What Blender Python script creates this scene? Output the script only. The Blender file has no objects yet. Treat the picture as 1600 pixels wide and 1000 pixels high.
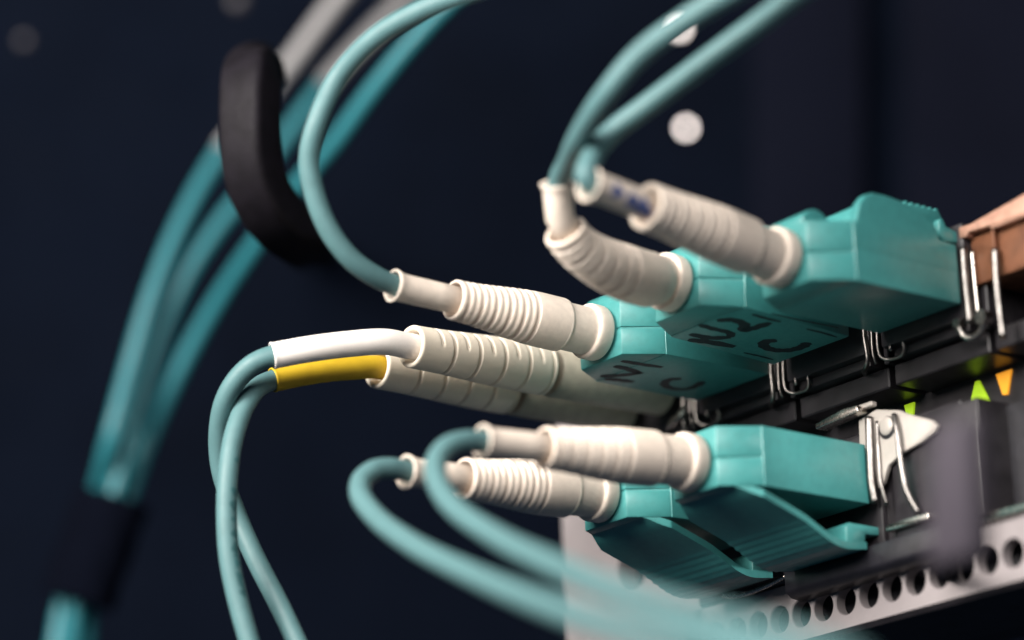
import bpy, bmesh, math, random
from mathutils import Vector, Matrix
random.seed(7)
SC = bpy.context.scene
COL = SC.collection
S = 0.1                                     # 1 Blender unit = 1 cm; all numbers below are millimetres

# ------------------------------------------------------------------ axes of the place
AL, PHI, ROLL = 0.6728, 0.3054, -0.0383
AX = Vector((math.cos(AL), math.sin(AL), 0))      # x: the way a plug goes into its port
AN = Vector((math.sin(AL), -math.cos(AL), 0))     # n: along the row of ports, towards the viewer
AZ = Vector((0, 0, 1))
def P(x, n, z): return AX * x + AN * n + AZ * z   # place coordinates -> world (mm)
def inv(w): return Vector((w.dot(AX), w.dot(AN), w.z))

# ------------------------------------------------------------------ camera
FPX = 5193.5
_r = Vector((1, 0, 0)); _f = Vector((0, math.cos(PHI), math.sin(PHI))); _u = Vector((0, -math.sin(PHI), math.cos(PHI)))
CAM = -(12.227 * _r - 5.501 * _u + 348.0 * _f)
_R = math.cos(ROLL) * _r + math.sin(ROLL) * _u
_U = -math.sin(ROLL) * _r + math.cos(ROLL) * _u
def ray(px, py): return (_R * (px - 800) - _U * (py - 500)) / FPX + _f
def at(px, py, d): return inv(CAM + ray(px, py) * d)           # a spot d millimetres away, in place coordinates
def at_len(px, py, o, L, d0=345):
    """spot along the sight line of (px,py) that is L mm from o, on the nearer side"""
    a0, a1 = at(px, py, 200), at(px, py, 400)
    u = (a1 - a0).normalized(); m = a0 + u * (o - a0).dot(u)      # closest approach
    h = (m - o).length
    return m - u * math.sqrt(max(0.0, L * L - h * h))

cd = bpy.data.cameras.new('camera')
cam = bpy.data.objects.new('camera', cd); COL.objects.link(cam)
cam.matrix_world = Matrix(((_R.x, _U.x, -_f.x, CAM.x * S), (_R.y, _U.y, -_f.y, CAM.y * S), (_R.z, _U.z, -_f.z, CAM.z * S), (0, 0, 0, 1)))
cd.sensor_width = 36; cd.lens = FPX / 1600 * 36
cd.clip_start = 1; cd.clip_end = 500
cd.dof.use_dof = True
cd.dof.focus_distance = 344 * S
cd.dof.aperture_fstop = cd.lens / 1000 / (11.6 * S)
cd.dof.aperture_blades = 0
SC.camera = cam

# ------------------------------------------------------------------ world, lamps, exposure
wd = bpy.data.worlds.new('World'); SC.world = wd; wd.use_nodes = True
bg = wd.node_tree.nodes['Background']
bg.inputs[0].default_value = (0.42, 0.66, 1.0, 1); bg.inputs[1].default_value = 0.055
def area(name, pos, target, size, power, color):
    l = bpy.data.lights.new(name, 'AREA'); l.shape = 'DISK'; l.size = size * S; l.energy = power; l.color = color
    o = bpy.data.objects.new(name, l); COL.objects.link(o)
    o.location = pos * S
    o.rotation_euler = (target - pos).to_track_quat('-Z', 'Y').to_euler()
    return o
_c = P(0, 12, -3)
area('key_lamp', _c + Vector((-0.74, -0.60, 0.32)).normalized() * 320, _c, 170, 26000, (1.0, 0.94, 0.87))
area('fill_lamp', _c + Vector((-0.20, -0.90, 0.40)).normalized() * 480, _c, 320, 31000, (1.0, 0.95, 0.90))
_e = P(8.5, 20, -12.6)
_l = bpy.data.lights.new('added_bounce_spot', 'SPOT'); _l.energy = 17000; _l.color = (1.0, 0.95, 0.90); _l.spot_size = math.radians(4.6); _l.spot_blend = 0.55; _l.shadow_soft_size = 0.3  # added unseen lamp, replaces light bounced onto the lower plug's side
_o = bpy.data.objects.new('added_bounce_spot', _l); COL.objects.link(_o)
_o.location = (_e + (AN * 0.93 - AX * 0.15 + AZ * 0.25).normalized() * 230) * S
_o.rotation_euler = (_e * S - _o.location).to_track_quat('-Z', 'Y').to_euler()
SC.view_settings.view_transform = 'Standard'; SC.view_settings.look = 'None'
SC.view_settings.exposure = 0; SC.view_settings.gamma = 1
SC.render.engine = 'CYCLES'
SC.cycles.use_denoising = True
SC.cycles.max_bounces = 8

# ------------------------------------------------------------------ materials
def mat(name, col, rough=0.5, metal=0.0, noise=0.08, nscale=8.0, bump=0.0, bscale=60.0, spec=0.5, sss=0.0, emit=None, estr=0.0, rvar=0.1, col2=None):
    m = bpy.data.materials.new(name); m.use_nodes = True
    nt = m.node_tree; N = nt.nodes; L = nt.links
    b = N['Principled BSDF']
    tc = N.new('ShaderNodeTexCoord')
    nz = N.new('ShaderNodeTexNoise'); nz.inputs['Scale'].default_value = nscale; nz.inputs['Detail'].default_value = 6
    L.new(tc.outputs['Object'], nz.inputs['Vector'])
    mx = N.new('ShaderNodeMix'); mx.data_type = 'RGBA'
    c2 = col2 or tuple(c * (1 - noise * 2) for c in col)
    mx.inputs['A'].default_value = (*c2, 1); mx.inputs['B'].default_value = (*col, 1)
    cr = N.new('ShaderNodeMapRange'); cr.inputs['From Min'].default_value = 0.3; cr.inputs['From Max'].default_value = 0.6
    L.new(nz.outputs['Fac'], cr.inputs['Value']); L.new(cr.outputs['Result'], mx.inputs['Factor'])
    L.new(mx.outputs['Result'], b.inputs['Base Color'])
    rr = N.new('ShaderNodeMapRange'); rr.inputs['To Min'].default_value = max(0.02, rough - rvar); rr.inputs['To Max'].default_value = min(1, rough + rvar)
    nz2 = N.new('ShaderNodeTexNoise'); nz2.inputs['Scale'].default_value = nscale * 2.3; nz2.inputs['Detail'].default_value = 4
    L.new(tc.outputs['Object'], nz2.inputs['Vector']); L.new(nz2.outputs['Fac'], rr.inputs['Value'])
    L.new(rr.outputs['Result'], b.inputs['Roughness'])
    b.inputs['Metallic'].default_value = metal
    b.inputs['Specular IOR Level'].default_value = spec
    if sss:
        b.inputs['Subsurface Weight'].default_value = sss; b.inputs['Subsurface Radius'].default_value = (0.08, 0.06, 0.05); b.inputs['Subsurface Scale'].default_value = 0.6
    if bump:
        bn = N.new('ShaderNodeTexNoise'); bn.inputs['Scale'].default_value = bscale; bn.inputs['Detail'].default_value = 5
        L.new(tc.outputs['Object'], bn.inputs['Vector'])
        bp = N.new('ShaderNodeBump'); bp.inputs['Strength'].default_value = bump; bp.inputs['Distance'].default_value = 0.01
        L.new(bn.outputs['Fac'], bp.inputs['Height']); L.new(bp.outputs['Normal'], b.inputs['Normal'])
    if emit:
        b.inputs['Emission Color'].default_value = (*emit, 1); b.inputs['Emission Strength'].default_value = estr
    return m
M = dict(
    shell=mat('aqua_plastic', (0.052, 0.255, 0.25), 0.37, bump=0.10, bscale=45, noise=0.06, nscale=11, rvar=0.14, spec=0.75),
    cable=mat('aqua_cable_jacket', (0.08, 0.168, 0.178), 0.50, bump=0.08, bscale=30, noise=0.05, spec=0.32),
    bundle=mat('dimmed_aqua_jacket', (0.02, 0.15, 0.18), 0.42, bump=0.08, bscale=30, noise=0.05, spec=0.4),  # weaker light on the bundle is put into this darker jacket colour
    boot=mat('beige_rubber', (0.76, 0.66, 0.57), 0.55, bump=0.2, bscale=55, noise=0.05, nscale=14, rvar=0.15, spec=0.35),
    ivory=mat('ivory_rubber', (0.76, 0.68, 0.565), 0.55, bump=0.16, bscale=55, noise=0.03, spec=0.35),
    shaded_beige=mat('beige_plastic_in_shade', (0.40, 0.36, 0.29), 0.5, noise=0.1),  # beige plug bodies with the neighbouring plug's shadow put into the colour
    white=mat('white_sleeve', (0.80, 0.75, 0.71), 0.5, bump=0.1, bscale=50, noise=0.02, spec=0.35),
    yellow=mat('yellow_sleeve', (0.50, 0.33, 0.016), 0.55, bump=0.1, bscale=50, noise=0.05, spec=0.35),
    grey_sleeve=mat('pale_grey_sleeve', (0.24, 0.235, 0.24), 0.5, bump=0.1, noise=0.05),
    ink=mat('black_marker_ink', (0.012, 0.013, 0.02), 0.6, noise=0.2),
    blue=mat('blue_marker_ink', (0.08, 0.12, 0.33), 0.6, noise=0.3, nscale=20),
    print=mat('printed_grey_ink', (0.03, 0.12, 0.13), 0.6, noise=0.2),
    black=mat('black_textured_plastic', (0.0068, 0.0055, 0.0085), 0.66, bump=0.35, bscale=25, noise=0.2, nscale=5, spec=0.15),
    guide=mat('grey_violet_plastic', (0.06, 0.052, 0.067), 0.6, bump=0.2, spec=0.3),
    strap=mat('black_hook_strap', (0.0015, 0.0022, 0.0055), 0.95, bump=0.4, bscale=35, spec=0.03),
    wall=mat('dark_rack_paint', (0.0024, 0.0042, 0.0098), 0.9, bump=0.1, bscale=3, nscale=0.4, noise=0.15, spec=0.04),
    wall2=mat('charcoal_rack_paint', (0.0042, 0.0052, 0.011), 0.9, bump=0.1, bscale=3, nscale=0.4, noise=0.15, spec=0.04),
    panel=mat('pale_grey_paint', (0.245, 0.22, 0.225), 0.5, bump=0.12, bscale=40, noise=0.04, nscale=3, spec=0.3),
    cage=mat('dark_cage_metal', (0.022, 0.0195, 0.023), 0.38, metal=0.0, noise=0.25, nscale=4, bump=0.08, spec=0.5),
    chrome=mat('bright_steel', (0.55, 0.51, 0.47), 0.26, metal=1.0, noise=0.1, nscale=14, rvar=0.08),
    bail=mat('dark_steel_wire', (0.22, 0.205, 0.195), 0.33, metal=1.0, noise=0.2, nscale=14, rvar=0.1),
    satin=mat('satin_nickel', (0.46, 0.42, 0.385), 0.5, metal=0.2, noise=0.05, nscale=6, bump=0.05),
    copper=mat('copper_housing', (0.20, 0.08, 0.04), 0.45, metal=0.35, noise=0.2, nscale=5, bump=0.1),
    lit_copper=mat('copper_lip_lit', (0.45, 0.25, 0.18), 0.45, metal=0.3, noise=0.15, nscale=9, bump=0.15),  # housing copper made paler, stronger light on its upper band painted in
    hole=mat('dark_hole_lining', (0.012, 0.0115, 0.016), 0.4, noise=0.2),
    green_led=mat('lit_green_led', (0.3, 0.5, 0.02), 0.4, emit=(0.47, 0.72, 0.02), estr=0.52),
    amber_led=mat('lit_amber_led', (0.6, 0.3, 0.02), 0.4, emit=(1.0, 0.38, 0.03), estr=0.7),
    lamp=mat('lit_white_lamp', (0.8, 0.75, 0.72), 0.4, emit=(1.0, 0.88, 0.83), estr=8.0),
    screw=mat('pale_screw_head', (0.035, 0.031, 0.038), 0.45, noise=0.1),
)

# ------------------------------------------------------------------ helpers
def thing(name, label, cat, base, group=None):
    o = bpy.data.objects.new(name, None); COL.objects.link(o)
    o.empty_display_size = 0.2
    o.location = P(*base) * S
    o['label'] = label; o['category'] = cat
    if group: o['group'] = group
    return o
def top_of(o):
    while o.parent: o = o.parent
    return o
def obj(name, bm, m, parent=None, smooth=None, label=None):
    """bm is in world millimetres; links it as one mesh object under its thing"""
    off = top_of(parent).location.copy() if parent else Vector((0, 0, 0))
    if parent is None and bm.verts:
        c = sum((v.co for v in bm.verts), Vector()) / len(bm.verts); off = c * S
    for v in bm.verts: v.co = v.co * S - off
    if smooth is not None:
        for f in bm.faces: f.smooth = True
    me = bpy.data.meshes.new(name); bm.to_mesh(me); bm.free()
    me.materials.append(M[m])
    if smooth is not None and smooth < 3.2: me.set_sharp_from_angle(angle=smooth)
    o = bpy.data.objects.new(name, me); COL.objects.link(o)
    if parent: o.parent = parent
    else: o.location = off
    if label: o['label'] = label
    return o
def tag(o, label, cat, group=None, kind=None):
    o['label'] = label; o['category'] = cat
    if group: o['group'] = group
    if kind: o['kind'] = kind
    return o
def newbm(): return bmesh.new()
def catmull(pts, n=10):
    pts = [Vector(p) for p in pts]
    if len(pts) == 2: return [pts[0].lerp(pts[1], i / n) for i in range(n + 1)]
    q = [pts[0] * 2 - pts[1]] + pts + [pts[-1] * 2 - pts[-2]]
    out = []
    for i in range(1, len(q) - 2):
        p0, p1, p2, p3 = q[i - 1:i + 3]
        t0 = 0; t1 = t0 + max(1e-6, (p1 - p0).length) ** .5; t2 = t1 + max(1e-6, (p2 - p1).length) ** .5; t3 = t2 + max(1e-6, (p3 - p2).length) ** .5
        for k in range(n):
            t = t1 + (t2 - t1) * k / n
            a1 = p0 * ((t1 - t) / (t1 - t0)) + p1 * ((t - t0) / (t1 - t0)); a2 = p1 * ((t2 - t) / (t2 - t1)) + p2 * ((t - t1) / (t2 - t1)); a3 = p2 * ((t3 - t) / (t3 - t2)) + p3 * ((t - t2) / (t3 - t2))
            b1 = a1 * ((t2 - t) / (t2 - t0)) + a2 * ((t - t0) / (t2 - t0)); b2 = a2 * ((t3 - t) / (t3 - t1)) + a3 * ((t - t1) / (t3 - t1))
            out.append(b1 * ((t2 - t) / (t2 - t1)) + b2 * ((t - t1) / (t2 - t1)))
    out.append(pts[-1])
    return out
class Path:
    """arc-length curve in world mm with rotation-minimising frames; theta 0 is up"""
    def __init__(s, pts, n=10):
        s.p = [P(*q) for q in catmull(pts, n)]
        s.s = [0.0]
        for a, b in zip(s.p, s.p[1:]): s.s.append(s.s[-1] + (b - a).length)
        s.L = s.s[-1]
        k = len(s.p)
        s.t = [(s.p[min(i + 1, k - 1)] - s.p[max(i - 1, 0)]).normalized() for i in range(k)]
        ref = AZ if abs(s.t[0].z) < 0.95 else AN
        n0 = (ref - s.t[0] * ref.dot(s.t[0])).normalized()
        s.nv = [n0]
        for i in range(1, k):
            v = s.nv[-1]; v = (v - s.t[i] * v.dot(s.t[i])).normalized(); s.nv.append(v)
    def frame(s, a):
        a0 = a; a = min(max(a, 0), s.L)
        lo, hi = 0, len(s.s) - 1
        while hi - lo > 1:
            m = (lo + hi) // 2
            if s.s[m] <= a: lo = m
            else: hi = m
        d = s.s[hi] - s.s[lo]; f = (a - s.s[lo]) / d if d > 1e-9 else 0
        p = s.p[lo].lerp(s.p[hi], f); t = s.t[lo].lerp(s.t[hi], f).normalized(); nv = s.nv[lo].lerp(s.nv[hi], f)
        nv = (nv - t * nv.dot(t)).normalized()
        return p + t * (a0 - a), t, nv, t.cross(nv)
    def sub(s, a): return inv(s.frame(a)[0])
def lathe(path, prof, seg=48, rad=None, cap0=True, cap1=True):
    """prof: (s, r) along the path; rad(s, r, theta) may vary the radius"""
    bm = newbm(); rings = []
    for (a, r) in prof:
        p, t, nv, bv = path.frame(a)
        ring = []
        for j in range(seg):
            th = 2 * math.pi * j / seg
            rr = rad(a, r, th) if rad else r
            ring.append(bm.verts.new(p + (nv * math.cos(th) + bv * math.sin(th)) * rr))
        rings.append(ring)
    for A, B in zip(rings, rings[1:]):
        for j in range(seg):
            bm.faces.new((A[j], A[(j + 1) % seg], B[(j + 1) % seg], B[j]))
    if cap0: bm.faces.new(rings[0][::-1])
    if cap1: bm.faces.new(rings[-1])
    bmesh.ops.recalc_face_normals(bm, faces=bm.faces)
    return bm
def tube(path, r, seg=20, step=0.8, s0=0.0, s1=None):
    s1 = path.L if s1 is None else s1
    k = max(2, int((s1 - s0) / step))
    return lathe(path, [(s0 + (s1 - s0) * i / k, r) for i in range(k + 1)], seg)
def prism(outline, axis, a, b, X=None, bevel=0.0, bseg=2, bm=None):
    """outline: 2-D points; axis 'z': (x,n) from z=a to b; 'n': (x,z) from n=a to b; 'x': (n,z) from x=a to b. X maps local->place"""
    own = bm is None
    bm = newbm() if own else bm
    def put(u, v, w):
        q = {'z': (u, v, w), 'n': (u, w, v), 'x': (w, u, v)}[axis]
        if X: q = X(*q)
        return P(*q)
    A = [bm.verts.new(put(u, v, a)) for u, v in outline]; B = [bm.verts.new(put(u, v, b)) for u, v in outline]
    k = len(outline); fs = [bm.faces.new(A[::-1]), bm.faces.new(B)]
    for i in range(k): fs.append(bm.faces.new((A[i], A[(i + 1) % k], B[(i + 1) % k], B[i])))
    bmesh.ops.recalc_face_normals(bm, faces=fs)
    if bevel:
        es = list({e for f in fs for e in f.edges if len(e.link_faces) == 2 and e.calc_face_angle(0) > 0.35})
        bmesh.ops.bevel(bm, geom=es, offset=bevel, segments=bseg, affect='EDGES', profile=0.5, clamp_overlap=True)
    return bm
def box(x0, x1, n0, n1, z0, z1, X=None, bevel=0.0, bseg=2, bm=None):
    return prism([(x0, n0), (x1, n0), (x1, n1), (x0, n1)], 'z', z0, z1, X, bevel, bseg, bm)

# ------------------------------------------------------------------ connectors
NW, FW, NX, BL, BH = 3.4, 5.8, -4.0, 14.2, 6.2     # nose half width, full half width, nose x, rear x, height
def plan(grow=0.0, rear=BL):
    return [(NX - grow, -NW - grow), (NX - grow, NW + grow), (0, FW + grow), (rear + grow, FW + grow), (rear + grow, -FW - grow), (0, -FW - grow)]
def place(n0, z0, dx=0.0, pitch=0.0, yaw=0.0, flip=False):
    cp, sp, cy, sy = math.cos(pitch), math.sin(pitch), math.cos(yaw), math.sin(yaw)
    def X(x, n, z):
        if flip: z = BH - z
        x -= 14; z -= 3
        x, z = x * cp + z * sp, -x * sp + z * cp
        x, n = x * cy - n * sy, x * sy + n * cy
        return (x + 14 + dx, n + n0, z + 3 + z0)
    return X

def smooth(e0, e1, v):
    t = min(max((v - e0) / (e1 - e0), 0), 1); return t * t * (3 - 2 * t)
def uniboot(root, path, k=1.0, taper=0.72, tail=None, lettering=False, bootmat='boot'):
    """collar, ribbed boot and sleeve along path (from nose to cable); lengths scale with the path"""
    f = path.L / 25.0 if tail is None else (path.L - tail) / 17.9
    fs = f if tail is None else tail / 7.1
    def sc(pr): return [(a * f if a <= 17.9 else 17.9 * f + (a - 17.9) * fs, r * k) for a, r in pr]
    # collar with end flange
    col = [(0.0, 2.2), (0.0, 2.74), (0.12, 2.86), (0.3, 2.92), (1.2, 2.95), (1.5, 2.94), (1.66, 2.89), (1.75, 2.80), (1.79, 2.68), (1.80, 2.56), (1.86, 2.52), (2.0, 2.5)]
    fc = lambda a, r, th: r - (0.10 if (2.25 * f < a < 4.45 * f and 0.25 < ((-th if sgn < 0 else th) % (2 * math.pi)) < 1.35 and r > 2) else 0)
    sgn = 1
    # dense rows so the recessed field has a clean border
    dense = col + [(2.05 + 0.1 * i, 2.5) for i in range(1, 28)] + [(4.9, 2.45), (4.95, 1.0)]
    c = obj('collar', lathe(path, sc(dense), 96, fc), bootmat, root, 0.75)
    # ribbed boot
    pr = [(4.7, 1.0), (4.72, 2.62), (4.85, 2.76), (5.1, 2.82)]
    n = 250
    for i in range(n + 1):
        s = 5.1 + (17.6 - 5.1) * i / n
        pr.append((s, 2.82 - taper * smooth(7.5, 17.6, s)))
    pr += [(17.75, 2.80 - taper), (17.88, 2.70 - taper), (17.9, 2.57 - taper), (17.8, 1.76), (17.3, 1.68), (16.8, 1.66), (16.8, 0.8)]
    grooves = [(9.2 + 0.79 * i, i) for i in range(11)]
    def rad(a, r, th):
        s = a / f
        if s < 8.6 or s > 17.6 or r < 1.8 * k: return r
        d = 0.0
        for g, i in grooves:
            x = abs(s - g)
            if x < 0.30:
                prof = 1 - smooth(0.08, 0.29, x)
                ang = math.cos(th - (0.5 if i % 2 else 0.5 + math.pi))
                d = max(d, prof * (0.06 + 0.26 * smooth(-0.45, 0.0, ang)))
        return r - d * k
    b = obj('boot', lathe(path, sc(pr), 72, rad), bootmat, root, 3.3)
    # sleeve
    sl = [(16.0, 1.42), (20, 1.42), (23.6, 1.42), (24.3, 1.5), (24.75, 1.68), (24.95, 1.7), (25.05, 1.6), (24.95, 1.45), (24.4, 1.34), (22.5, 1.3), (22.4, 0.2)]
    obj('sleeve', lathe(path, sc(sl), 40), bootmat if bootmat == 'boot' else 'white', root, 3.3)
    return c, b

def strokes(root, X, lines, w=0.75, zloc=-0.03, name='ink_marking', m='ink'):
    """marker strokes lying on the underside of a connector: pixel paths found on that face"""
    o = Vector(X(0, 0, zloc)); e1 = Vector(X(1, 0, zloc)) - o; e2 = Vector(X(0, 1, zloc)) - o
    nrm = e1.cross(e2); oc = inv(CAM)
    bmall = newbm()
    for ln, ww in lines:
        ww *= 1.2; pts = []
        for px, py in ln:
            d = inv(ray(px, py)); kk = (o - oc).dot(nrm) / d.dot(nrm)
            q = oc + d * kk - o
            a, b = q.dot(e1), q.dot(e2)
            pts.append(Vector((a, b, 0)))
        cv = catmull(pts, 6); h = ww / 2; kq = len(cv)
        L, R = [], []
        for i, q in enumerate(cv):
            t = (cv[min(i + 1, kq - 1)] - cv[max(i - 1, 0)]).normalized(); s = Vector((-t.y, t.x, 0))
            tp = h * (0.55 + 0.45 * min(1, min(i, kq - 1 - i) / 2.0))
            tp *= 1 + 0.12 * math.sin(i * 1.7)
            L.append(q + s * tp); R.append(q - s * tp)
        for zz, fl in ((zloc, False),):
            A = [bmall.verts.new(P(*X(v.x, v.y, zz))) for v in L]; B = [bmall.verts.new(P(*X(v.x, v.y, zz))) for v in R]
            for i in range(kq - 1): bmall.faces.new((A[i], A[i + 1], B[i + 1], B[i]))
    obj(name, bmall, m, root)

def shells(root, X):
    nose = [(NX, -NW), (NX, NW), (0.05, FW), (0.05, -FW)]
    obj('lower_shell', prism(nose, 'z', 0.0, 2.86, X, 0.2, 2), 'shell', root, 0.5)
    obj('upper_shell', prism(nose, 'z', 2.98, BH, X, 0.2, 2), 'shell', root, 0.5)
    obj('housing', prism([(-0.02, -FW - 0.02), (-0.02, FW + 0.02), (BL, FW + 0.02), (BL, -FW - 0.02)], 'z', -0.01, BH + 0.01, X, 0.12, 2), 'shell', root, 0.5)
    obj('body_core', prism(plan(-0.16), 'z', 0.3, BH - 0.3, X), 'shell', root)
    bm = newbm()
    pth = Path([X(NX + 0.5, 0, 3.1), X(NX - 0.25, 0, 3.1)], 2)
    obj('boot_seat', lathe(pth, [(0, 2.6), (0.75, 2.6)], 40), 'shell', root, 0.6)

def hood_latch(root, X):
    side = [(-0.05, 2.98), (0.0, 5.2), (0.5, 6.6), (1.1, 8.3), (1.9, 9.2), (3.0, 9.65), (4.9, 9.7), (7.0, 9.5), (8.9, 9.15), (10.4, 8.4), (11.6, 7.5), (11.9, 6.4), (13.4, 6.25), (14.15, 6.1), (14.15, 2.98)]
    L = obj('latch', prism(side, 'n', FW - 1.1, FW + 0.03, X, 0.28, 3), 'shell', root, 0.6)
    obj('latch_wall', prism(side, 'n', -FW - 0.03, -FW + 1.1, X, 0.28, 3), 'shell', L, 0.6)
    mid = [(2.0, 5.8), (2.2, 7.6), (2.8, 8.9), (3.8, 9.4), (8.6, 9.6), (9.2, 10.0), (13.2, 10.0), (13.8, 9.0), (13.8, 6.3), (12.2, 6.3), (11.9, 5.8)]
    obj('thumb_pad', prism(mid, 'n', -FW + 1.05, FW - 1.05, X, 0.2, 2), 'shell', L, 0.6)
    bm = newbm()
    for i in range(6):
        x = 8.9 + i * 0.85
        prism([(x, 9.7), (x + 0.1, 10.35), (x + 0.35, 10.35), (x + 0.5, 9.7)], 'n', -FW + 1.5, FW - 1.5, X, 0.0, 1, bm)
    rb = obj('grip_ribs', bm, 'shell', L, 0.6); rb['kind'] = 'stuff'
    # rear tooth
    obj('latch_tooth', prism([(12.2, 7.0), (12.4, 8.7), (12.9, 8.9), (13.3, 8.1), (15.7, 7.6), (16.2, 6.7), (13.0, 6.45)], 'n', FW - 3.4, FW - 0.3, X, 0.15, 2), 'shell', L, 0.6)
    # latch arm rising from the nose
    arm = [(NX + 0.1, 5.9), (NX + 0.2, 6.9), (NX + 1.0, 7.6), (NX + 2.0, 7.9), (NX + 2.8, 7.75), (NX + 3.6, 7.1), (NX + 4.6, 6.9), (2.4, 7.2), (2.4, 6.7), (NX + 3.6, 6.5), (NX + 2.4, 6.0)]
    obj('latch_arm', prism(arm, 'n', -2.8, 2.8, X, 0.3, 3), 'shell', root, 0.6)

def slope_latch(root, X):
    """trigger plate of the plugs that sit belly up: hinged at the nose, sloping away towards the rear"""
    up = [(NX + 0.4, -0.35), (-2.2, 0.1), (-0.9, 0.75), (1.2, 1.5), (3.6, 2.3), (5.5, 3.0), (7.2, 3.85), (8.8, 4.6), (10.5, 5.0), (13.6, 4.75)]
    prof = [(x, -z) for x, z in up]
    def wid(x): return NW - 0.1 + (FW - 0.1 - NW) * min(1, (x - NX) / 4.0)
    bm = newbm(); rows = []
    # sampled plate with ridges across it, thickness 0.8
    n = 130; pts = catmull([Vector((x, z, 0)) for x, z in prof], 20)
    acc = [0]
    for a, b in zip(pts, pts[1:]): acc.append(acc[-1] + (b - a).length)
    def atlen(s):
        for i in range(len(acc) - 1):
            if acc[i + 1] >= s: 
                f = (s - acc[i]) / max(1e-9, acc[i + 1] - acc[i]); return pts[i].lerp(pts[i + 1], f)
        return pts[-1]
    for i in range(n + 1):
        s = acc[-1] * i / n; q = atlen(s)
        rid = 0.16 * (0.5 - 0.5 * math.cos(2 * math.pi * (s - 9.0) / 0.95)) if 9.0 < s < 16.6 else 0
        w = wid(q.x); wf = w + rid * 0.9; rid *= 0.22
        rows.append([P(*X(q.x, -wf, q.y + 0.75)), P(*X(q.x, w, q.y + 0.75)), P(*X(q.x, w, q.y)), P(*X(q.x, w - 0.5, q.y - rid)), P(*X(q.x, -wf, q.y - rid))])
    R = [[bm.verts.new(v) for v in r] for r in rows]
    for a, b in zip(R, R[1:]):
        for j in range(5): bm.faces.new((a[j], a[(j + 1) % 5], b[(j + 1) % 5], b[j]))
    bm.faces.new(R[0][::-1]); bm.faces.new(R[-1])
    bmesh.ops.recalc_face_normals(bm, faces=bm.faces)
    L = obj('latch', bm, 'shell', root, 0.45)
    obj('latch_tooth', prism([(10.9, -4.75), (10.9, -2.6), (11.4, -2.2), (16.6, -2.2), (17.2, -3.0), (13.6, -3.2), (13.3, -4.75)], 'n', FW - 4.2, FW - 0.25, X, 0.15, 2), 'shell', L, 0.6)
    obj('latch_web', prism([(-1.5, 0.1), (1.5, 0.1), (1.5, -1.0), (-1.5, -0.1)], 'n', -2.0, 2.0, X), 'shell', L, 0.6)

CG = 'aqua fibre patch cords plugged into the switch'
CABLE_R = 1.06
def cord(label, n0, z0, dx, pitch, yaw, flip, tip, way, L, cable, latch, taper=0.72, tail=None):
    X = place(n0, z0, dx, pitch, yaw, flip)
    root = thing('patch_cord', label, 'patch cord', X(5, 0, 0 if not flip else BH), CG)
    Y = X if not flip else X
    shells(root, X)
    latch(root, X)
    nose = Vector(X(NX - 0.2, 0, 3.1)); out = (Vector(X(NX - 1, 0, 3.1)) - Vector(X(NX, 0, 3.1)))
    if way: pts = [nose, nose + out * 2.2] + way
    else:
        end = at_len(tip[0], tip[1], nose, L)
        d = (end - nose)
        pts = [nose, nose + out * 1.2 + d * 0.03, nose + d * 0.35 + out * 0.25, nose + d * 0.7, end]
    path = Path(pts, 10)
    uniboot(root, path, 1.0, taper, tail)
    # cable starts inside the sleeve
    f = path.L / 25.0
    inside = [path.sub(path.L - 2.2 * f), path.sub(path.L - 0.9 * f)]
    pc = Path(inside + [at(*q) for q in cable], 12)
    cb = obj('cable', tube(pc, CABLE_R, 24, 0.5), 'cable', root, 3.3)
    return root, X, path, pc

# A: the plug with N1 on it
rA, XA, pA, cA = cord('patch cord marked N1 with straight ribbed boot, its cable curving up past the hook', 0, 0, 0, 0, 0, False,
    (613, 446), None, 25.5,
    [(585, 431, 331.4), (548, 404, 330.2), (515, 361, 329.6), (492, 305, 329.4), (483, 250, 329.3), (494, 195, 329), (528, 122, 330), (585, 60, 328), (655, 18, 326), (740, -14, 324), (860, -45, 320)], hood_latch)
strokes(rA, XA, [
    ([(938, 588), (965, 587), (1000, 583)], 0.95), ([(960, 572), (978, 576), (1003, 584)], 0.85), ([(945, 592), (968, 594), (990, 597)], 0.9),
    ([(971, 564), (1000, 569), (1035, 574)], 0.75),
    ([(1065, 592), (1047, 593), (1038, 600), (1050, 607), (1072, 608), (1090, 602), (1098, 596)], 0.85)])
# B: N2, bent boot
XB0 = place(14.25, 0.1, -1.6, 0.055, 0.0, False)
wB = [at(1010, 436, 331), at(968, 423, 328), at(930, 405, 325.2), at(900, 383, 323.3), at(880, 356, 322), at(873, 326, 321), at(871, 286, 320.2)]
rB, XB, pB, cB = cord('patch cord marked N2 whose boot bends sharply upward at its end', 14.25, 0.1, -1.6, 0.055, 0.0, False,
    None, wB, 25,
    [(875, 278, 319.5), (886, 256, 317), (906, 212, 311), (945, 150, 306), (1000, 85, 304), (1062, 38, 302), (1135, -8, 300), (1230, -60, 298)], hood_latch, 0.66, 5.0)
strokes(rB, XB, [
    ([(1075, 531), (1105, 534), (1148, 542)], 1.1), ([(1078, 522), (1110, 528), (1142, 527)], 0.95), ([(1142, 527), (1140, 520), (1115, 514), (1092, 507)], 0.8),
    ([(1120, 501), (1145, 500), (1163, 507), (1162, 516), (1180, 512), (1204, 504)], 1.0),
    ([(1175, 491), (1195, 497), (1220, 503)], 0.45),
    ([(1214, 532), (1196, 534), (1194, 541), (1210, 547), (1235, 547), (1255, 541), (1262, 535)], 1.0),
    ([(1162, 551), (1185, 556), (1208, 562)], 0.35), ([(1222, 482), (1245, 488), (1272, 494)], 0.4), ([(1205, 490), (1250, 500), (1310, 512)], 0.32), ([(1260, 514), (1285, 520), (1308, 527)], 0.35)])
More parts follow.
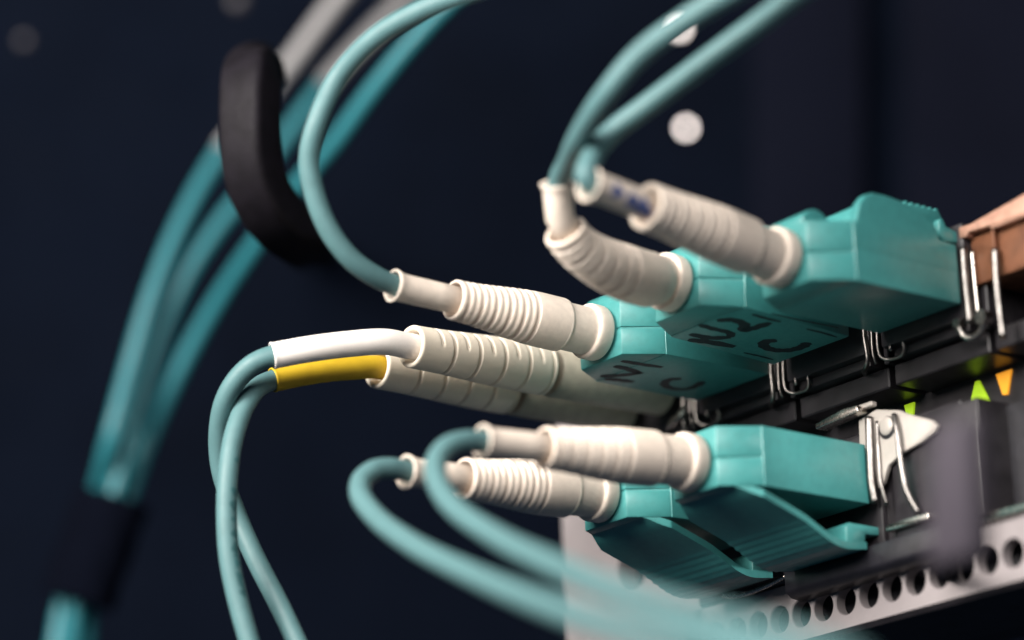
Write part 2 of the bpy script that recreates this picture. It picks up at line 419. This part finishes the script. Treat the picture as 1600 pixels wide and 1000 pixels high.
# C: nearest upper plug
rC, XC, pC, cC = cord('patch cord nearest the copper module, straight boot with a blue ink smudge on its sleeve', 28.5, 0, 0, 0, 0, False,
    (919, 287), None, 26.0,
    [(915, 276, 308.9), (920, 258, 310), (933, 232, 312), (958, 205, 313), (1010, 166, 312), (1095, 102, 309), (1180, 40, 306), (1245, -8, 303), (1340, -75, 299)], hood_latch, 0.5)
# blue ink on the sleeve of C
def ink_on_tube(root, path, r, spots, m, name):
    bm = newbm()
    for s, th, ds, dth in spots:
        rings = []
        for u in (0.25, 0.5, 0.75, 1.0):
            ring = []
            for i in range(14):
                a = 2 * math.pi * i / 14; w = (1 + 0.25 * math.sin(3 * a + s * 9)) * u
                p, t, nv, bv = path.frame(s + ds * w * math.cos(a)); q = th + dth * w * math.sin(a)
                ring.append(bm.verts.new(p + (nv * math.cos(q) + bv * math.sin(q)) * (r + 0.03)))
            rings.append(ring)
        for A, B in zip(rings, rings[1:]):
            for i in range(14): bm.faces.new((A[i], A[(i + 1) % 14], B[(i + 1) % 14], B[i]))
        bm.faces.new(rings[0])
    bmesh.ops.recalc_face_normals(bm, faces=bm.faces)
    o = obj(name, bm, m, root, 3.3); o['kind'] = 'stuff'
    return o
def facing(path, s, off=0.0):
    """angle on the tube that faces the viewer's side of the rack"""
    p, t, nv, bv = path.frame(s); d = (CAM - p).normalized()
    return math.atan2(d.dot(bv), d.dot(nv)) + off
# D and E: belly-up pair
rD, XD, pD, cD = cord('patch cord of the lower row whose boot tip and cable loop lie farthest left', 0, -17.4, -0.4, 0, 0, False,
    (633, 737), None, 25.0,
    [(612, 732, 324.9), (585, 735, 323.6), (566, 750, 322.2), (563, 772, 320), (583, 803, 316), (640, 848, 306), (740, 899, 291), (860, 948, 272), (1000, 991, 253), (1120, 1019, 240), (1250, 1052, 227)], slope_latch)
rE, XE, pE, cE = cord('patch cord of the lower row whose pale body shows its whole side and sloping latch', 14.25, -17.4, -0.55, 0, 0, False,
    (752, 690), None, 25.0,
    [(727, 690, 315.3), (700, 698, 313.8), (683, 718, 312.2), (682, 748, 309.5), (705, 788, 304.5), (775, 838, 294), (880, 889, 277), (992, 935, 260), (1100, 968, 246), (1220, 1003, 233), (1340, 1048, 221)], slope_latch)

# W: ordinary duplex plug in the next port, white and yellow sleeves
rW = thing('patch_cord', 'patch cord with two ivory boots, one white sleeve and one yellow sleeve', 'patch cord', (5, -14.25, 0), CG)
def plain_boot(root, path, f):
    pr = [(0.0, 0.8), (0.0, 2.7)]
    Lb = path.L
    n = 150
    for i in range(n + 1):
        s = Lb * i / n; pr.append((s * 0.985, 2.75 - 0.5 * smooth(2, Lb, s)))
    pr += [(Lb * 0.995, 2.2), (Lb, 2.08), (Lb, 1.9), (Lb - 0.2, 1.72), (Lb - 0.8, 1.62), (Lb - 1.8, 1.6), (Lb - 1.8, 0.4)]
    gr = [(Lb - 2.6 - 1.62 * i, i) for i in range(11)]
    tc = facing(path, Lb * 0.6)
    def rad(a, r, th):
        if r < 2.15: return r
        d = 0
        for g, i in gr:
            x = abs(a - g)
            if x < 0.26:
                ang = math.cos(th - (tc * 1.25 if i % 2 else tc * 0.25))
                lim = -0.30 if i % 2 else 0.45
                d = max(d, (1 - smooth(0.07, 0.22, x)) * 0.45 * smooth(lim - 0.1, lim + 0.15, ang))
        return r - d
    return obj('boot', lathe(path, pr, 80, rad), 'ivory', root, 3.3)
endW, endY = at(641, 541, 344.3), at(588, 574, 349.0)
pW = Path([Vector((-3.0, -11.0, 2.2)), Vector((-3.0, -11.0, 2.2)).lerp(endW, 0.5), endW], 10)
pY = Path([Vector((-3.0, -17.4, 1.7)), Vector((-3.0, -17.4, 1.7)).lerp(endY, 0.5), endY], 10)
def facing(path, s, off=0.0):
    p, t, nv, bv = path.frame(s); d = (CAM - p).normalized()
    return math.atan2(d.dot(bv), d.dot(nv)) + off
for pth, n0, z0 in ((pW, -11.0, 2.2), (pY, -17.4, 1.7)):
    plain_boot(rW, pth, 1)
    obj('plug_body', lathe(Path([(-2.0, n0, z0), (13.5, n0, z0)], 6), [(0, 1.0), (0, 2.55), (0.3, 2.75), (15.5, 2.6)], 40), 'shaded_beige', rW, 0.6)
def sleeve_on(root, path, pts, r, m, label=None):
    inside = [path.sub(path.L - 1.6), path.sub(path.L + 0.5)]
    ps = Path(inside + pts, 12)
    L = ps.L
    pr = [(0, r)] + [(L * i / 60, r) for i in range(1, 59)] + [(L - 0.35, r), (L - 0.12, r + 0.06), (L, r + 0.02), (L + 0.02, r - 0.08), (L - 0.1, r - 0.17), (L - 1.2, r - 0.2), (L - 1.3, 0.2)]
    obj('sleeve', lathe(ps, pr, 40), m, root, 3.3, label)
    return ps
sW = sleeve_on(rW, pW, [at(600, 534, 342.6), at(540, 538, 341), at(480, 546, 339.5), at(425, 556, 338.5)], 1.36, 'white', 'white sleeve on the upper cable')
sY = sleeve_on(rW, pY, [at(555, 575, 347.5), at(515, 578, 346), at(470, 585, 344.5), at(426, 594, 343)], 1.24, 'yellow', 'yellow sleeve on the lower cable')
def cable_from(root, ps, pts, r=CABLE_R, m='cable'):
    pc = Path([ps.sub(ps.L - 1.1), ps.sub(ps.L - 0.1)] + [at(*q) for q in pts], 12)
    obj('cable', tube(pc, r, 24, 0.5), m, root, 3.3)
    return pc
kW = cable_from(rW, sW, [(400, 566, 338.2), (374, 588, 338.4), (352, 624, 339), (342, 675, 340.2), (346, 735, 341.2), (368, 800, 341), (398, 870, 339), (438, 948, 336.5), (476, 1030, 334)])
kY = cable_from(rW, sY, [(404, 605, 341.4), (383, 634, 339.6), (366, 680, 337.4), (357, 735, 335.6), (354, 800, 334.3), (358, 870, 333.2), (371, 935, 332.3), (393, 1015, 331)])
# print on the front cable
sp = []
for i, q in enumerate([0.40, 0.50, 0.545, 0.59, 0.635, 0.68, 0.705, 0.73, 0.775, 0.80, 0.825]):
    s = kY.L * q
    sp.append((s, facing(kY, s, -0.75 if True else 0), 0.28 + 0.14 * ((i * 7) % 3), 0.30 + 0.06 * (i % 3)))
ink_on_tube(rW, kY, CABLE_R, sp, 'print', 'printed_marking')
# blue smudge on C
f = pC.L / 25
ink_on_tube(rC, pC, 1.42, [(22.6 * f, facing(pC, 22.6 * f, 0.25), 0.75, 0.45), (20.6 * f, facing(pC, 20.6 * f, 0.0), 0.8, 0.5), (19.2 * f, facing(pC, 19 * f, -0.2), 0.8, 0.6), (18.3 * f, facing(pC, 18.3 * f, -0.5), 0.4, 0.5)], 'blue', 'ink_marking')
# raised lettering on the collar of A (too worn to read)
def glyphs(root, path):
    bm = newbm(); f = path.L / 25
    strokes2 = [[(4.25, .0), (4.0, .5), (4.25, .9), (3.95, 1.0)], [(3.75, .0), (3.75, 1.0)], [(3.5, .0), (3.5, .8), (3.3, 1.0), (3.2, .8)], [(3.0, 0), (3.0, 1), (2.75, 1)], [(3.0, .5), (2.8, .5)], [(2.55, .1), (2.55, .35)], [(2.55, .7), (2.55, .95)]]
    for st in strokes2:
        for (s0, t0), (s1, t1) in zip(st, st[1:]):
            for k in range(3):
                a = k / 3; b = (k + 1) / 3
                qs = []
                for u in (a, b):
                    s = (s0 + (s1 - s0) * u) * f; th = facing(path, s) + SG * (0.36 - 0.42 * (t0 + (t1 - t0) * u))
                    p, t, nv, bv = path.frame(s)
                    d = nv * math.cos(th) + bv * math.sin(th); w = t * 0.06 + (bv * math.cos(th) - nv * math.sin(th)) * 0.05
                    qs.append((p + d * 2.49, p + d * 2.38, w))
                (o0, i0, w0), (o1, i1, w1) = qs
                v = [bm.verts.new(x) for x in (o0 - w0, o0 + w0, o1 + w1, o1 - w1, i0 - w0 * 1.6, i0 + w0 * 1.6, i1 + w1 * 1.6, i1 - w1 * 1.6)]
                for q in ((0, 1, 2, 3), (0, 4, 5, 1), (1, 5, 6, 2), (2, 6, 7, 3), (3, 7, 4, 0)): bm.faces.new([v[i] for i in q])
    bmesh.ops.recalc_face_normals(bm, faces=bm.faces)
    obj('lettering', bm, 'boot', root)
SG = 1
glyphs(rA, pA)

# ------------------------------------------------------------------ transceiver modules in the ports
MG = 'transceiver modules in the switch ports'
def wire(root, pts, r=0.32, m='chrome', name='bail_wire', n=8):
    return obj(name, tube(Path(pts, n), r, 12, 0.3), m, root, 3.3)
def upper_module(i, label, m='cage'):
    n0 = i * 14.25
    root = thing('transceiver_module', label, 'transceiver', (15, n0, -4), MG)
    obj('housing', box(14.7, 40, n0 - 6.3, n0 + 6.3, -1.4, 8.6, None, 0.3, 2), m, root, 0.6)
    obj('latch_plate', box(15.6, 21.5, n0 - 5.4, n0 + 5.4, -2.5, -1.45, None, 0.2, 2), 'cage', root, 0.6)
    return root
mods = {}
lab = {-1: 'transceiver in the port of the ivory boots', 0: 'transceiver behind the plug marked N1', 1: 'transceiver behind the plug marked N2', 2: 'transceiver behind the plug beside the copper module'}
for i in (-1, 0, 1, 2):
    mods[i] = upper_module(i, lab[i])
for i in (-1, 0, 1):
    b = i * 14.25 + 6.2; r = mods[i]
    j = 0.15 * i
    wire(r, [(14.9, b - 0.35, 3.5), (14.5, b - 0.3, 0.6), (14.5, b - 0.2 + j, -2.2), (14.7, b - 0.6, -2.75), (15.4, b - 1.6, -2.85), (16.4, b - 2.4, -2.8)], 0.27, 'bail')
    wire(r, [(15.2, b + 0.35, 3.0), (15.0, b + 0.3, 0.5), (15.0, b + 0.35, -1.8), (15.3, b + 0.4, -2.6)], 0.18, 'bail')
    r2 = mods[i + 1]
    wire(r2, [(15.0, b + 1.35, 3.0), (14.8, b + 1.3, 0.4), (14.8, b + 1.35, -1.7), (14.9, b + 1.6, -2.3), (15.2, b + 2.2, -2.6), (15.3, b + 3.2, -2.7), (15.3, b + 4.2, -2.6), (15.2, b + 4.6, -2.1), (15.1, b + 4.6, -1.2), (15.2, b + 4.6, 0.0)], 0.2, 'bail')
    wire(r2, [(15.0, b + 2.9, 2.0), (14.9, b + 2.85, -0.3), (15.0, b + 2.9, -1.9)], 0.2, 'bail')
# glint of a steel tab under N1
obj('latch_tab', prism([(-10.6, -2.2), (-9.5, -1.2), (-8.3, -0.9), (-7.4, -0.2), (-7.2, -0.9), (-8.2, -1.6), (-9.3, -2.0)], 'x', 13.4, 14.0, None, 0.1, 1), 'chrome', mods[-1], 0.6)
# bail of module 2 stands free on the near side
r = mods[2]
wire(r, [(14.9, 34.55, 5.9), (14.8, 34.6, 3.0), (14.8, 34.75, -2.0)], 0.42, 'bail')
wire(r, [(15.4, 35.25, 5.5), (15.3, 35.4, 2.0), (15.3, 35.5, -1.9)], 0.2)
wire(r, [(15.0, 33.2, -1.6), (14.8, 33.3, -2.4), (15.0, 34.0, -3.3), (15.2, 35.2, -3.4), (15.0, 36.3, -2.7), (14.9, 36.5, -1.9)], 0.34)
obj('pivot_pin', lathe(Path([(14.4, 36.5, -1.9), (15.6, 36.5, -1.9)], 2), [(0, 0.75), (1.2, 0.75)], 20), 'chrome', r, 0.6)
obj('pivot_pin', lathe(Path([(14.4, 33.2, -1.7), (15.6, 33.2, -1.7)], 2), [(0, 0.5), (1.2, 0.5)], 20), 'chrome', r, 0.6)
# copper module in the empty port
r = thing('transceiver_module', 'copper coloured module with no plug, at the right end of the upper row', 'transceiver', (15, 42.75, 2), MG)
obj('housing', box(15.6, 40, 34.9, 49.2, 1.9, 7.0, None, 0.25, 2), 'copper', r, 0.6)
obj('top_lip', prism([(34.4, 6.9), (34.4, 8.1), (36.0, 8.0), (49.4, 9.6), (49.4, 6.6), (38.8, 6.6), (38.6, 7.0), (35.6, 7.2), (35.4, 6.8)], 'x', 14.6, 16.4, None, 0.15, 2), 'lit_copper', r, 0.6)
obj('side_flange', box(14.9, 15.5, 38.5, 38.8, 3.4, 6.8, None, 0.05, 1), 'copper', r, 0.6)
wire(r, [(15.0, 38.75, 4.6), (14.8, 38.8, 1.0), (14.8, 39.0, -4.6)], 0.36, 'bail')

# lower row
LG = MG
def lower_module(i, label, nlo=-6.3, nhi=6.3):
    n0 = i * 14.25
    root = thing('transceiver_module', label, 'transceiver', (15, n0, -24), LG)
    obj('housing', box(14.9, 40, n0 + nlo, n0 + nhi, -21.6, -9.6, None, 0.3, 2), 'cage', root, 0.6)
    return root
low = {i: lower_module(i, l) for i, l in ((0, 'lower row transceiver holding the plug with the leftmost cable loop'), (1, 'lower row transceiver holding the pale sided plug'), (2, 'lower row transceiver with its lit nickel area cut as a plate and two upright bail wires'))}
r = low[2]
obj('lit_face_area', prism([(18.7, -8.2), (21.3, -7.7), (24.6, -8.6), (25.6, -9.2), (29.0, -10.7), (29.7, -11.4), (29.2, -12.0), (27.5, -12.6), (24.5, -13.1), (22.5, -13.9), (21.6, -15.5), (20.9, -16.0), (20.3, -12.4), (18.5, -11.6)], 'x', 14.2, 14.8, None, 0.18, 3), 'satin', r, 0.6)  # outline follows the lit part of the module face; the rest stays dark
obj('rivet_recess', lathe(Path([(14.3, 22.75, -10.0), (14.17, 22.75, -10.0)], 2), [(0, 1.2), (0.1, 1.2), (0.13, 1.1)], 28), 'hole', r, 0.6)
obj('rivet', lathe(Path([(14.25, 22.7, -9.8), (13.95, 22.7, -9.8)], 2), [(0, 0.95), (0.12, 0.95), (0.22, 0.8), (0.3, 0.5)], 28), 'satin', r, 0.6)
wire(r, [(13.9, 20.6, -8.4), (13.7, 20.6, -12), (13.7, 20.5, -15.5), (13.9, 20.6, -17.4)], 0.42, 'bail')
wire(r, [(14.2, 21.4, -9.0), (14.0, 21.5, -12.5), (14.0, 21.5, -15.5), (14.4, 21.8, -17.8)], 0.2, 'bail')
wire(r, [(13.9, 24.2, -9.0), (13.7, 24.6, -10.5), (13.7, 24.9, -14.5), (13.9, 25.2, -17.2), (14.5, 26.0, -19.6)], 0.3, 'bail')
wire(r, [(14.1, 24.4, -12.0), (13.95, 24.55, -14.5), (14.1, 24.8, -17.0), (14.7, 25.7, -19.6)], 0.16, 'bail')
obj('latch_tab', prism([(14.0, -7.7), (14.0, -8.3), (20.4, -7.9), (20.2, -7.2), (18.2, -7.1)], 'x', 12.6, 14.1, None, 0.12, 2), 'chrome', low[1], 0.6)
obj('latch_tab', box(13.6, 14.4, 17.4, 21.4, -7.4, -6.9, None, 0.1, 1), 'satin', r, 0.6)
obj('bail_hinge', box(14.2, 15.6, 21.5, 27.5, -20.6, -19.9, None, 0.15, 2), 'chrome', r, 0.6)
for i in (0, 1):
    n0 = i * 14.25
    wire(low[i], [(15.2, n0 - 4.5, -21.8), (14.8, n0 - 2.0, -22.4), (14.7, n0 + 2.0, -22.4), (15.2, n0 + 5.5, -21.7)], 0.24)

# ------------------------------------------------------------------ the switch: face plate, vent strip, port lights
sw = thing('network_switch', 'dark port block and pale perforated face plate that all plugs go into', 'network switch', (18, 10, -30))
obj('port_block', box(22.0, 60, -9, 95, -12.5, -4.6, None, 0.2, 1), 'cage', sw, 0.6)
for i in range(0, 4):
    obj('cage_floor', box(16.8, 22.1, i * 14.25 - 6.7, i * 14.25 + 6.7, -4.9, -2.7, None, 0.15, 1), 'cage', sw, 0.6)
    obj('cage_divider', box(16.2, 40, i * 14.25 + 6.75, i * 14.25 + 7.5, -2.6, 8.4, None, 0.1, 1), 'cage', sw, 0.6)
obj('lower_cage', box(15.6, 60, -9, 31.8, -22.2, -9.0, None, 0.2, 1), 'cage', sw, 0.6)
obj('lower_cage', box(21, 60, 31.9, 95, -22.2, -9.4, None, 0.2, 1), 'cage', sw, 0.6)
obj('lower_lip', prism([(13.4, -21.7), (13.4, -24.0), (14.2, -24.6), (15.9, -24.8), (15.9, -21.7)], 'n', 7.0, 33.0, None, 0.25, 2), 'hole', sw, 0.6)
def led(pts, m):
    obj('port_light', prism(pts, 'x', 21.75, 22.05, None, 0.06, 1), m, sw, 0.6)
led([(28.2, -5.35), (28.75, -5.35), (30.0, -7.9), (27.2, -7.5)], 'green_led')
led([(31.1, -5.35), (33.3, -5.35), (32.5, -7.8), (31.8, -7.7)], 'amber_led')
led([(17.9, -5.3), (19.4, -5.3), (19.0, -7.4), (18.3, -7.4)], 'green_led')
# face plate at the far end, with one screw hole, and the vent strip with its row of holes
def holed(bm, n0, n1, z0, z1, cn, cz, r, xf, depth, seg=24):
    """one rectangular cell of sheet with a round hole and the hole's wall"""
    ring = []; outer = []
    for j in range(seg):
        a = 2 * math.pi * j / seg; c, s = math.cos(a), math.sin(a)
        ring.append((cn + r * c, cz + r * s))
        k = min(((n1 - cn) if c > 0 else (cn - n0)) / max(abs(c), 1e-6), ((z1 - cz) if s > 0 else (cz - z0)) / max(abs(s), 1e-6))
        outer.append([cn + k * c, cz + k * s])
    for cx_, cz_ in ((n0, z0), (n0, z1), (n1, z0), (n1, z1)):
        j = min(range(seg), key=lambda q: (outer[q][0] - cx_) ** 2 + (outer[q][1] - cz_) ** 2); outer[j] = [cx_, cz_]
    V = lambda n, z, x: bm.verts.new(P(x, n, z))
    A = [V(n, z, xf) for n, z in outer]
    B = [V(cn + (n - cn) * 1.07, cz + (z - cz) * 1.07, xf) for n, z in ring]
    C2 = [V(n, z, xf + 0.12) for n, z in ring]
    D = [V(n, z, xf + depth) for n, z in ring]
    for j in range(seg):
        k = (j + 1) % seg
        bm.faces.new((A[j], A[k], B[k], B[j])); bm.faces.new((B[j], B[k], C2[k], C2[j])); bm.faces.new((C2[j], C2[k], D[k], D[j]))
XF = 16.0
bm = holed_bm = newbm()
holed(bm, -31.5, -12.0, -24.0, 6.0, -20.3, -15.6, 2.5, XF, 9.0, 40)
fp = obj('face_plate', bm, 'panel', sw, 0.5)
bm = newbm(); box(XF, XF + 1.6, -32.0, -31.5, -29, 6.0, None, 0, 1, bm); box(XF, XF + 1.6, -31.5, -12.0, -29, -24.0, None, 0, 1, bm)
box(XF, XF + 1.6, -12.0, -9.05, -24, 6.0, None, 0, 1, bm)
obj('face_plate_edge', bm, 'panel', sw, 0.5)
bm = newbm()
PITCH = 3.36
nh = 27
for i in range(nh):
    c = -10.3 + PITCH * i
    holed(bm, c - PITCH / 2, c + PITCH / 2, -28.6, -22.4, c, -25.8, 1.45, XF, 1.3, 28)
obj('vent_strip', bm, 'panel', sw, 0.5)
obj('vent_lip', prism([(XF, -28.6), (XF + 0.5, -29.1), (XF + 14, -29.1), (XF + 14, -28.6)], 'n', -12, 80, None), 'cage', sw, 0.5)
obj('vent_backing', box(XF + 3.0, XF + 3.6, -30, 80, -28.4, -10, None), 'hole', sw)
obj('top_edge', box(XF - 0.5, XF + 3, 31.9, 80, -22.35, -21.3, None, 0.2, 2), 'chrome', sw, 0.6)
bm = newbm()
for i in range(nh):
    c = -10.3 + PITCH * i
    box(XF + 1.5, XF + 2.9, c + 0.25, c + 0.5, -27.6, -25.9, None, 0, 1, bm)  # bright sliver added behind each hole as the glint on its wall
glints = obj('hole_glints', bm, 'chrome', sw); glints['kind'] = 'stuff'
for i in range(10):
    c = -10.3 + PITCH * 1 + i * PITCH
# cable guide finger: a soft dark bar in front of the vent
gp = at(1484, 655, 262); gb = at(1484, 880, 265)
cg = thing('cable_guide', 'dark upright finger of the cable guide in front of the vent strip, out of focus', 'cable guide', tuple(gb))
bm = newbm()
w = Vector((0, 3.0, 0))
prf = [gp - w * 0.8, gp + w * 0.8, gb + w, gb - w]
A = [bm.verts.new(P(*q)) for q in prf]; Bq = [bm.verts.new(P(*(q + Vector((2.2, 0, 0))))) for q in prf]
bm.faces.new(A); bm.faces.new(Bq[::-1])
for i in range(4): bm.faces.new((A[i], Bq[i], Bq[(i + 1) % 4], A[(i + 1) % 4]))
bmesh.ops.recalc_face_normals(bm, faces=bm.faces)
bmesh.ops.bevel(bm, geom=list(bm.edges), offset=0.7, segments=3, affect='EDGES', profile=0.5)
obj('finger', bm, 'guide', cg, 0.6)
arm = [gb.lerp(gp, 0.12) + Vector((1.2, -0.8, 0)), at(1484, 862, 290), at(1484, 880, 318), at(1484, 905, 336)]
obj('arm', tube(Path(arm, 8), 0.9, 14, 1.0), 'strap', cg, 3.3)

# ------------------------------------------------------------------ cable bundle, strap and hook on the left
BG = 'loose aqua fibre cables of the bundle behind the hook'
def loose(label, pts, grey_upto=None, r=1.14, extra=None):
    path = Path([at(*q) for q in pts], 12)
    t = thing('fibre_cable', label, 'cable', tuple(at(*pts[-1])), BG)
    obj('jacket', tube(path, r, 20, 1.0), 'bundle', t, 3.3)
    if grey_upto is not None:
        # sleeve over the upper stretch, found by the sight line where it ends
        tgt = P(*at(*grey_upto)); s = min((path.s[i] for i in range(len(path.p))), key=lambda q: (path.frame(q)[0] - tgt).length)
        obj('sleeve', lathe(path, [(i * s / 40, r + 0.22) for i in range(41)], 24), 'grey_sleeve', t, 3.3)
    return t, path
loose('outermost bundle cable with a pale grey sleeve above the hook', [(640, -130, 456), (535, -8, 453), (450, 105, 450), (380, 195, 448), (338, 250, 446), (285, 345, 442), (240, 455, 438), (205, 570, 435), (172, 690, 432), (152, 770, 436), (130, 855, 437), (98, 950, 434), (80, 1060, 430)], (348, 232, 446.5))
loose('middle bundle cable with a grey sleeve ending beside the curved cable', [(740, -100, 464), (640, -5, 460), (565, 68, 457), (505, 135, 454), (452, 208, 451), (400, 282, 448), (345, 350, 445), (292, 432, 442), (250, 530, 440), (215, 640, 437), (180, 765, 434), (147, 855, 432), (120, 950, 431), (104, 1060, 431)], (506, 134, 454))
loose('innermost bundle cable, all aqua, close behind the curved cable', [(786, -70, 414), (678, 30, 417), (592, 130, 420), (524, 222, 424), (468, 288, 428), (405, 375, 433), (335, 480, 438), (275, 590, 440), (226, 700, 440), (200, 772, 437), (163, 858, 434), (141, 950, 433), (126, 1060, 433)])
st0, st1 = at(177, 775, 433), at(120, 938, 431)
sp_ = Path([st0, st0.lerp(st1, 0.5), st1], 8)
rs = lambda a, r, th: r * (1.0 + 0.16 * math.cos(2 * (th - 0.4))) + 0.12 * math.sin(9 * th + a)
so = obj('cable_strap', lathe(sp_, [(0, 3.2), (0, 4.75), (0.3, 4.9)] + [(0.3 + (sp_.L - 0.6) * i / 20, 4.9) for i in range(1, 21)] + [(sp_.L, 4.75), (sp_.L, 3.2)], 48, rs), 'strap', None, 0.7)
tag(so, 'black hook and loop strap wrapped round the lower end of the cable bundle', 'cable strap')
# hook: rounded flat bar bent like a D
hk = thing('cable_hook', 'black moulded cable hook with rounded corners that holds the bundle back', 'cable hook', tuple(at(400, 230, 366)))
hp = [(402, 112, 384), (397, 112, 374), (393, 122, 366), (391, 150, 364), (391, 200, 363), (394, 255, 363), (407, 300, 364), (434, 342, 367), (466, 368, 374), (484, 380, 392), (488, 384, 425)]
hpath = Path([at(*q) for q in hp], 10)
bm = newbm(); rows = []
nn = 90
for i in range(nn + 1):
    a = hpath.L * i / nn; p, t, nv, bv = hpath.frame(a)
    d = (CAM - p).normalized(); side = t.cross(d).normalized(); dd = side.cross(t).normalized()
    # turn the bar about its own run so that a broad face looks left
    ang = math.radians(-34); e1 = side * math.cos(ang) + dd * math.sin(ang); e2 = dd * math.cos(ang) - side * math.sin(ang)
    if e2.dot(d) < 0: e2 = -e2
    hw, hd, rr = 2.75, 2.6, 0.9
    ring = []
    for cx_, cy_, a0 in ((1, 1, 0), (-1, 1, 90), (-1, -1, 180), (1, -1, 270)):
        for k in range(5):
            q = math.radians(a0 + 22.5 * k)
            ring.append(p + e1 * (cx_ * (hw - rr) + rr * math.cos(q)) + e2 * (cy_ * (hd - rr) + rr * math.sin(q)))
    rows.append([bm.verts.new(v) for v in ring])
for A, B in zip(rows, rows[1:]):
    for j in range(len(A)): bm.faces.new((A[j], A[(j + 1) % len(A)], B[(j + 1) % len(A)], B[j]))
bm.faces.new(rows[0][::-1]); bm.faces.new(rows[-1])
bmesh.ops.recalc_face_normals(bm, faces=bm.faces)
obj('bar', bm, 'black', hk, 0.7)
# the ring's arm runs back to the rack behind
back = [at(*hp[-1]), at(490, 386, 460), at(490, 388, 503)]
obj('arm', tube(Path(back, 8), 2.2, 16, 2), 'strap', hk, 3.3)

# ------------------------------------------------------------------ the rack behind
def sheet(px0, py0, px1, py1, d, thick, name, m, label, cat):
    a, b, c, e = (P(*at(*q)) for q in ((px0, py0, d), (px1, py0, d), (px1, py1, d), (px0, py1, d)))
    bm = newbm(); off = _f * thick
    A = [bm.verts.new(v) for v in (a, b, c, e)]; B = [bm.verts.new(v + off) for v in (a, b, c, e)]
    bm.faces.new(A); bm.faces.new(B[::-1])
    for i in range(4): bm.faces.new((A[i], B[i], B[(i + 1) % 4], A[(i + 1) % 4]))
    bmesh.ops.recalc_face_normals(bm, faces=bm.faces)
    bmesh.ops.bevel(bm, geom=list(bm.edges), offset=1.0, segments=2, affect='EDGES', profile=0.5)
    o = obj(name, bm, m, None, 0.6)
    if label: tag(o, label, cat)
    else: o['kind'] = 'structure'
    return o
sheet(-2600, -2000, 4200, 3000, 505, 4, 'wall', 'wall', None, None)
sheet(1176, -900, 1352, 640, 500, 3, 'rack_post', 'wall2', 'narrow charcoal rack post left of the dark gap', 'rack post')
sheet(1415, -900, 2300, 640, 499, 3, 'rack_door', 'wall2', 'wide charcoal rack door panel right of the dark gap', 'rack panel')
def dot(px, py, d, r, m, name, label, cat, group):
    c = P(*at(px, py, d)); bm = newbm()
    bmesh.ops.create_uvsphere(bm, u_segments=20, v_segments=10, radius=r)
    rot = _f.to_track_quat('Z', 'Y').to_matrix()
    for v in bm.verts: v.co = c + rot @ Vector((v.co.x, v.co.y, v.co.z * 0.5))
    o = obj(name, bm, m, None, 3.3); tag(o, label, cat, group); return o
dot(1072, 200, 476, 0.62, 'lamp', 'indicator_lamp', 'lit white lamp in the open dark between the boots and the rack post', 'lamp', 'small white lamps on the rack behind')
dot(1062, 45, 476, 0.62, 'lamp', 'indicator_lamp', 'lit white lamp half hidden by the two rising cables', 'lamp', 'small white lamps on the rack behind')
dot(38, 64, 476, 0.9, 'screw', 'screw_head', 'dim screw head alone at the far upper left', 'screw', 'screw heads on the rack behind')
dot(372, 2, 476, 1.3, 'screw', 'screw_head', 'dim screw head at the top edge above the hook', 'screw', 'screw heads on the rack behind')
